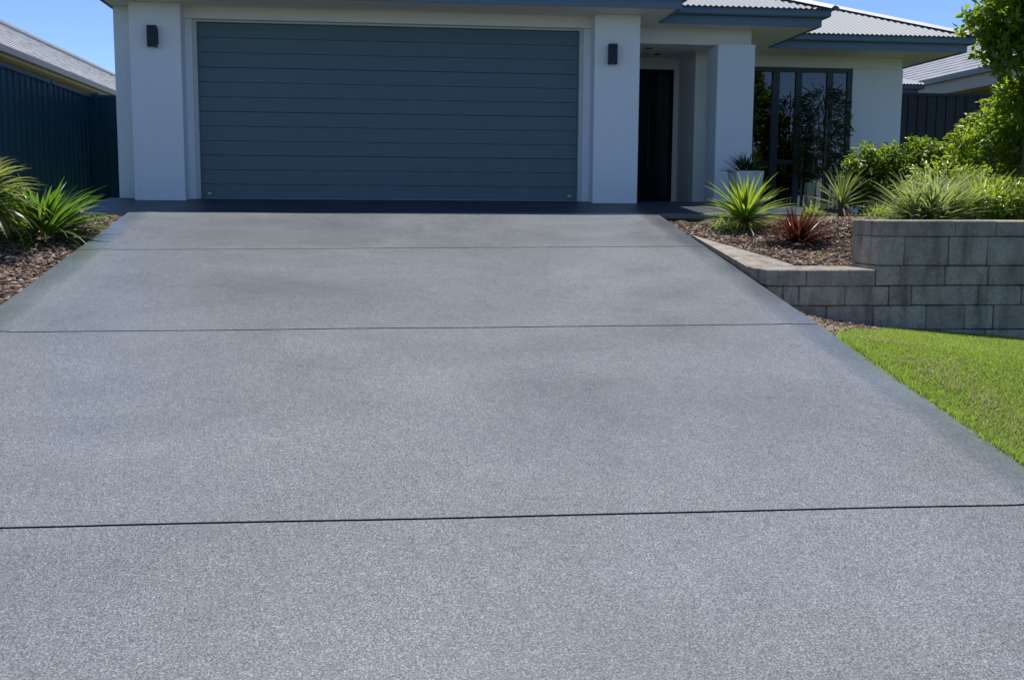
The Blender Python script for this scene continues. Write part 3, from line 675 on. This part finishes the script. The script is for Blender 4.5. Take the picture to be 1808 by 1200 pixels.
def twigs(parent, base, cents, r0, m, rnd, extra=2):
    mb = MB()
    for c in cents:
        b = Vector(base)+Vector((rnd.uniform(-.05, .05), rnd.uniform(-.05, .05), 0)); e = Vector(c)
        mid = b.lerp(e, .5)+Vector((rnd.uniform(-.08, .08), rnd.uniform(-.08, .08), .05)); mb.tube([b, mid, e], [r0, r0*.6, r0*.25], 6)
        for _ in range(extra):
            f = e+Vector((rnd.uniform(-.25, .25), rnd.uniform(-.25, .25), rnd.uniform(0, .3))); mb.tube([mid.lerp(e, .4), f], [r0*.35, r0*.12], 5)
    return mb
rnd = random.Random(3)
# hedge shrubs in front of the window wall
def shrub(name, label, base, cents, rads, K, n, crad, ls, m, cat='shrub', r0=.012, up=.8, group=None):
    s = thing(name, base, label, cat, group); P, O = clusters(cents, rads, K, n, crad)
    foliage('foliage', P, O, ls, m, s, up); twigs(s, base, cents, r0, M['bark'], rnd).build('stems', M['bark'], s); return s
shrub('leafy_shrub', 'dense dark green shrub below the white wall right of the window', (8.72, -.1, -.2), [(8.70,-.1,.45),(8.55,-.15,.25),(8.95,-.05,.5),(8.75,-.2,.15),(9.1,0,.25)], [(.30,.35,.30),(.25,.3,.3),(.3,.3,.3),(.35,.35,.3),(.3,.35,.35)], [95,60,95,90,80], 16, .07, (.05, .09), M['hedge'])
shrub('leafy_shrub', 'rounded green shrub in the middle of the hedge by the fence', (9.55, -.1, -.2), [(9.45,-.1,.55),(9.7,0,.5),(9.5,-.15,.2),(9.85,-.1,.35)], [(.33,.35,.33),(.33,.35,.36),(.4,.35,.3),(.3,.35,.35)], [110,100,90,80], 16, .07, (.05, .09), M['hedge'])
shrub('leafy_shrub', 'yellow green leafy bush at the right end of the hedge', (10.05, -1.0, -.2), [(9.75,-1.0,.75),(10.1,-1.0,1.0),(10.1,-1.1,.5),(9.8,-1.2,.3),(10.45,-1.0,.7)], [(.33,.35,.36),(.4,.4,.36),(.4,.4,.4),(.35,.35,.35),(.4,.4,.5)], [105,120,110,90,110], 16, .075, (.045, .08), M['hedge'])
# pale clump behind the tall wall
def clump(name, base, label, n, R_, hgt, mats, wd, cat):
    s = thing(name, base, label, cat)
    a = rng.uniform(0, 2*np.pi, n); el = rng.uniform(.05, 1.35, n); r = R_*rng.uniform(.0, .45, n)
    b = rng.uniform(0, 2*np.pi, n); pos = np.stack([base[0]+np.cos(b)*r, base[1]+np.sin(b)*r*.7, np.full(n, base[2])+rng.uniform(0, .06, n)], -1)
    ax = np.stack([np.cos(a)*np.cos(el), np.sin(a)*np.cos(el), np.sin(el)], -1); nr = np.stack([-np.cos(a)*np.sin(el), -np.sin(a)*np.sin(el), np.cos(el)], -1)+rng.normal(0, .25, (n, 3))
    tv = []; seg = 5
    for k in range(seg+1):
        t = k/seg; wv = .5*(1-t**2.2)+.02; tv += [(t, wv, -.28*t*t+.0), (t, -wv, -.28*t*t)]
    tf = [(2*k, 2*k+1, 2*k+3, 2*k+2) for k in range(seg)]
    Ln = hgt*rng.uniform(.55, 1.1, n); sc = np.stack([Ln, rng.uniform(*wd, n), Ln], -1)
    tag(scatter('blades', tv, tf, pos, ax, nr, sc, mats, s, True), kind='stuff'); return s
clump('grass_clump', (7.50, -4.3, -.2), 'pale green arching grass clump spilling over the tall block wall', 1000, .62, .56, M['clump'], (.016, .030), 'grass clump')
clump('grass_clump', (8.12, -4.1, -.2), 'yellow green arching clump right of the pale grass clump', 800, .55, .52, M['clump2'], (.018, .032), 'grass clump')
shrub('low_shrub', 'yellow green small leaved bush behind the pale grass clump', (7.95, -3.5, -.2), [(7.72,-3.6,.12),(8.0,-3.5,.22),(8.3,-3.6,.12),(8.55,-3.7,.05)], [(.25,.25,.22),(.28,.3,.25),(.28,.3,.24),(.25,.3,.22)], [60,80,75,60], 14, .07, (.035, .065), M['clump2'])
shrub('low_shrub', 'mid green ground hugging bush at the right end of the block wall', (8.45, -4.4, -.2), [(8.05,-4.35,-.05),(8.35,-4.4,.03),(8.7,-4.4,.05)], [(.25,.25,.18),(.25,.25,.22),(.3,.3,.25)], [60,65,70], 14, .07, (.03, .055), M['hedge'])
clump('ground_cover', (7.12, -2.3, bz(7.12,-2.3)), 'small light green tuft beside the smaller yucca stem', 120, .28, .20, M['clump2'], (.010, .016), 'ground cover')
clump('ground_cover', (7.75, -2.75, -.2), 'low yellow green tuft between yucca and pale grass clump', 220, .42, .22, M['clump2'], (.010, .018), 'ground cover')
clump('ground_cover', (5.98, -2.75, bz(5.98,-2.75)), 'low pale tuft under the left leaves of the large yucca', 110, .35, .20, M['clump'], (.010, .016), 'ground cover')
clump('weed_tuft', (6.25, -4.72, bz(6.25,-4.72)), 'tiny green weed tuft in the mulch by the coping', 26, .06, .07, M['clump2'], (.005, .008), 'weed')
# tree at the right edge
def tree(name, label, base, cents, rads, K, n, crad, ls, m, trunk, cat='tree', group=None, bark='bark'):
    t = thing(name, base, label, cat, group)
    mb = MB(); b = Vector(base)
    for e, r0 in trunk:
        e = Vector(e); k = [b.lerp(e, q)+Vector((math.sin(q*5)*.04, math.cos(q*4)*.04-.04, 0)) for q in (0, .25, .5, .75, 1)]
        mb.tube(k, [r0*1.25, r0, r0*.8, r0*.6, r0*.3], 9)
    for c in cents:
        e = Vector(trunk[rnd.randrange(len(trunk))][0]); st = b.lerp(e, rnd.uniform(.5, .95)); c = Vector(c)
        mb.tube([st, st.lerp(c, .5)+Vector((0,0,.06)), c], [trunk[0][1]*.4, trunk[0][1]*.25, trunk[0][1]*.1], 6)
    mb.build('trunk', M[bark], t, True)
    P, O = clusters(cents, rads, K, n, crad); foliage('crown', P, O, ls, m, t, .5, (.55, .85)); return t
tree('leafy_tree', 'broad leaved green tree at the right picture edge behind the block wall', (9.55, -2.4, -.2),
     [(9.02,-2.5,2.05),(9.25,-2.4,1.72),(9.55,-2.5,2.05),(9.35,-2.6,2.45),(9.85,-2.4,1.6),(10.1,-2.5,2.2),(9.6,-2.3,1.25),(9.95,-2.6,2.8),(10.4,-2.4,1.7),(9.3,-2.7,2.9),(9.75,-2.2,.75)],
     [(.28,.35,.26),(.28,.35,.26),(.35,.4,.32),(.35,.4,.3),(.32,.4,.35),(.4,.4,.4),(.28,.35,.25),(.4,.4,.35),(.4,.4,.4),(.35,.4,.3),(.22,.3,.3)],
     [50,52,76,62,66,80,44,64,66,50,30], 17, .12, (.06, .115), M['treeleaf'], [((9.5,-2.4,2.2), .05), ((10.0,-2.5,2.3), .045)])
tree('garden_bush', 'dense multi stemmed bush under the leafy tree at right', (9.5, -1.9, -.2),
     [(9.25,-1.9,.62),(9.55,-1.9,.95),(9.3,-2.0,.25),(9.75,-2.0,.5),(9.6,-2.1,.1),(10.0,-1.9,.8)], [(.25,.3,.28),(.3,.3,.3),(.25,.3,.25),(.3,.3,.35),(.3,.3,.25),(.35,.3,.4)],
     [45,55,40,55,40,60], 16, .09, (.045, .085), M['treeleaf'], [((9.4,-1.9,.8), .03), ((9.8,-2,.8), .03)], 'bush')
# slim plants before the window, in the eave's shade
def windowplant():
    b = (8.95, 2.35, -.2); s = thing('slender_bamboo', b, 'slender bamboo with pale canes in front of the dark window', 'bamboo')
    for i, (dx, dy, hh) in enumerate(((-.02,0,1.6),(.16,.05,1.75),(.27,-.05,1.35),(-.16,.08,1.3),(.08,.12,1.85),(.38,.05,1.5))):
        mb = MB(); mb.tube([(b[0]+dx, b[1]+dy, -.25), (b[0]+dx*1.1+.02, b[1]+dy, .6), (b[0]+dx*1.3, b[1]+dy, hh)], [.017, .014, .006], 7); mb.build('cane', M['palebark'], s, True)
    n = 950; c = rng.uniform(.35, 1.75, n); wdt = .30*np.sin(np.clip((c-.2)/1.7, 0, 1)*np.pi)**.6+.06
    a = rng.uniform(0, 2*np.pi, n); r = wdt*rng.uniform(0, 1, n)**.5
    pos = np.stack([b[0]+.12+np.cos(a)*r*1.15, b[1]+np.sin(a)*r*.7, c], -1)
    ax = np.stack([np.cos(a), np.sin(a)*.7, rng.uniform(-.9, .5, n)], -1)+rng.normal(0, .35, (n, 3)); nr = np.stack([rng.normal(0,.4,n), rng.normal(0,.4,n), np.ones(n)], -1)
    Ln = rng.uniform(.10, .22, n); sc = np.stack([Ln, rng.uniform(.016, .028, n), Ln], -1)
    tag(scatter('foliage', LEAF_V, LEAF_F, pos, ax, nr, sc, M['shade'], s), kind='stuff')
windowplant()
# trees across the road (mirrored in the window) and one far off beyond the left neighbour
def far_tree(x, y, z, h, r, label, name='street_tree'):
    c = [(x+rnd.uniform(-r, r)*.6, y+rnd.uniform(-r, r)*.6, z+h*rnd.uniform(.5, .9)) for _ in range(9)]
    tree(name, label, (x, y, z), c, [(r*.5, r*.5, h*.16)]*9, [26]*9, 12, r*.12, (.16, .34), M['far'], [((x+.2, y, z+h*.7), h*.022)], 'tree', 'trees across the road')
for i, (x, y, h, r, lab) in enumerate(((8, -40, 6.2, 2.6, 'round crowned tree across the road behind the viewer'), (15, -44, 7.5, 3.2, 'tallest wide tree across the road behind the viewer'), (21, -41, 5.6, 2.6, 'low bushy tree across the road, far right'), (27, -46, 8, 3.4, 'big spreading tree across the road, outermost right'), (2, -45, 6.5, 3, 'broad tree across the road straight behind the viewer'))):
    far_tree(x, y, -2.65, h, r, lab)
far_tree(-14.5, 62, -.2, 7.4, 2.4, 'distant tree top just above the left neighbour roof', 'distant_tree')
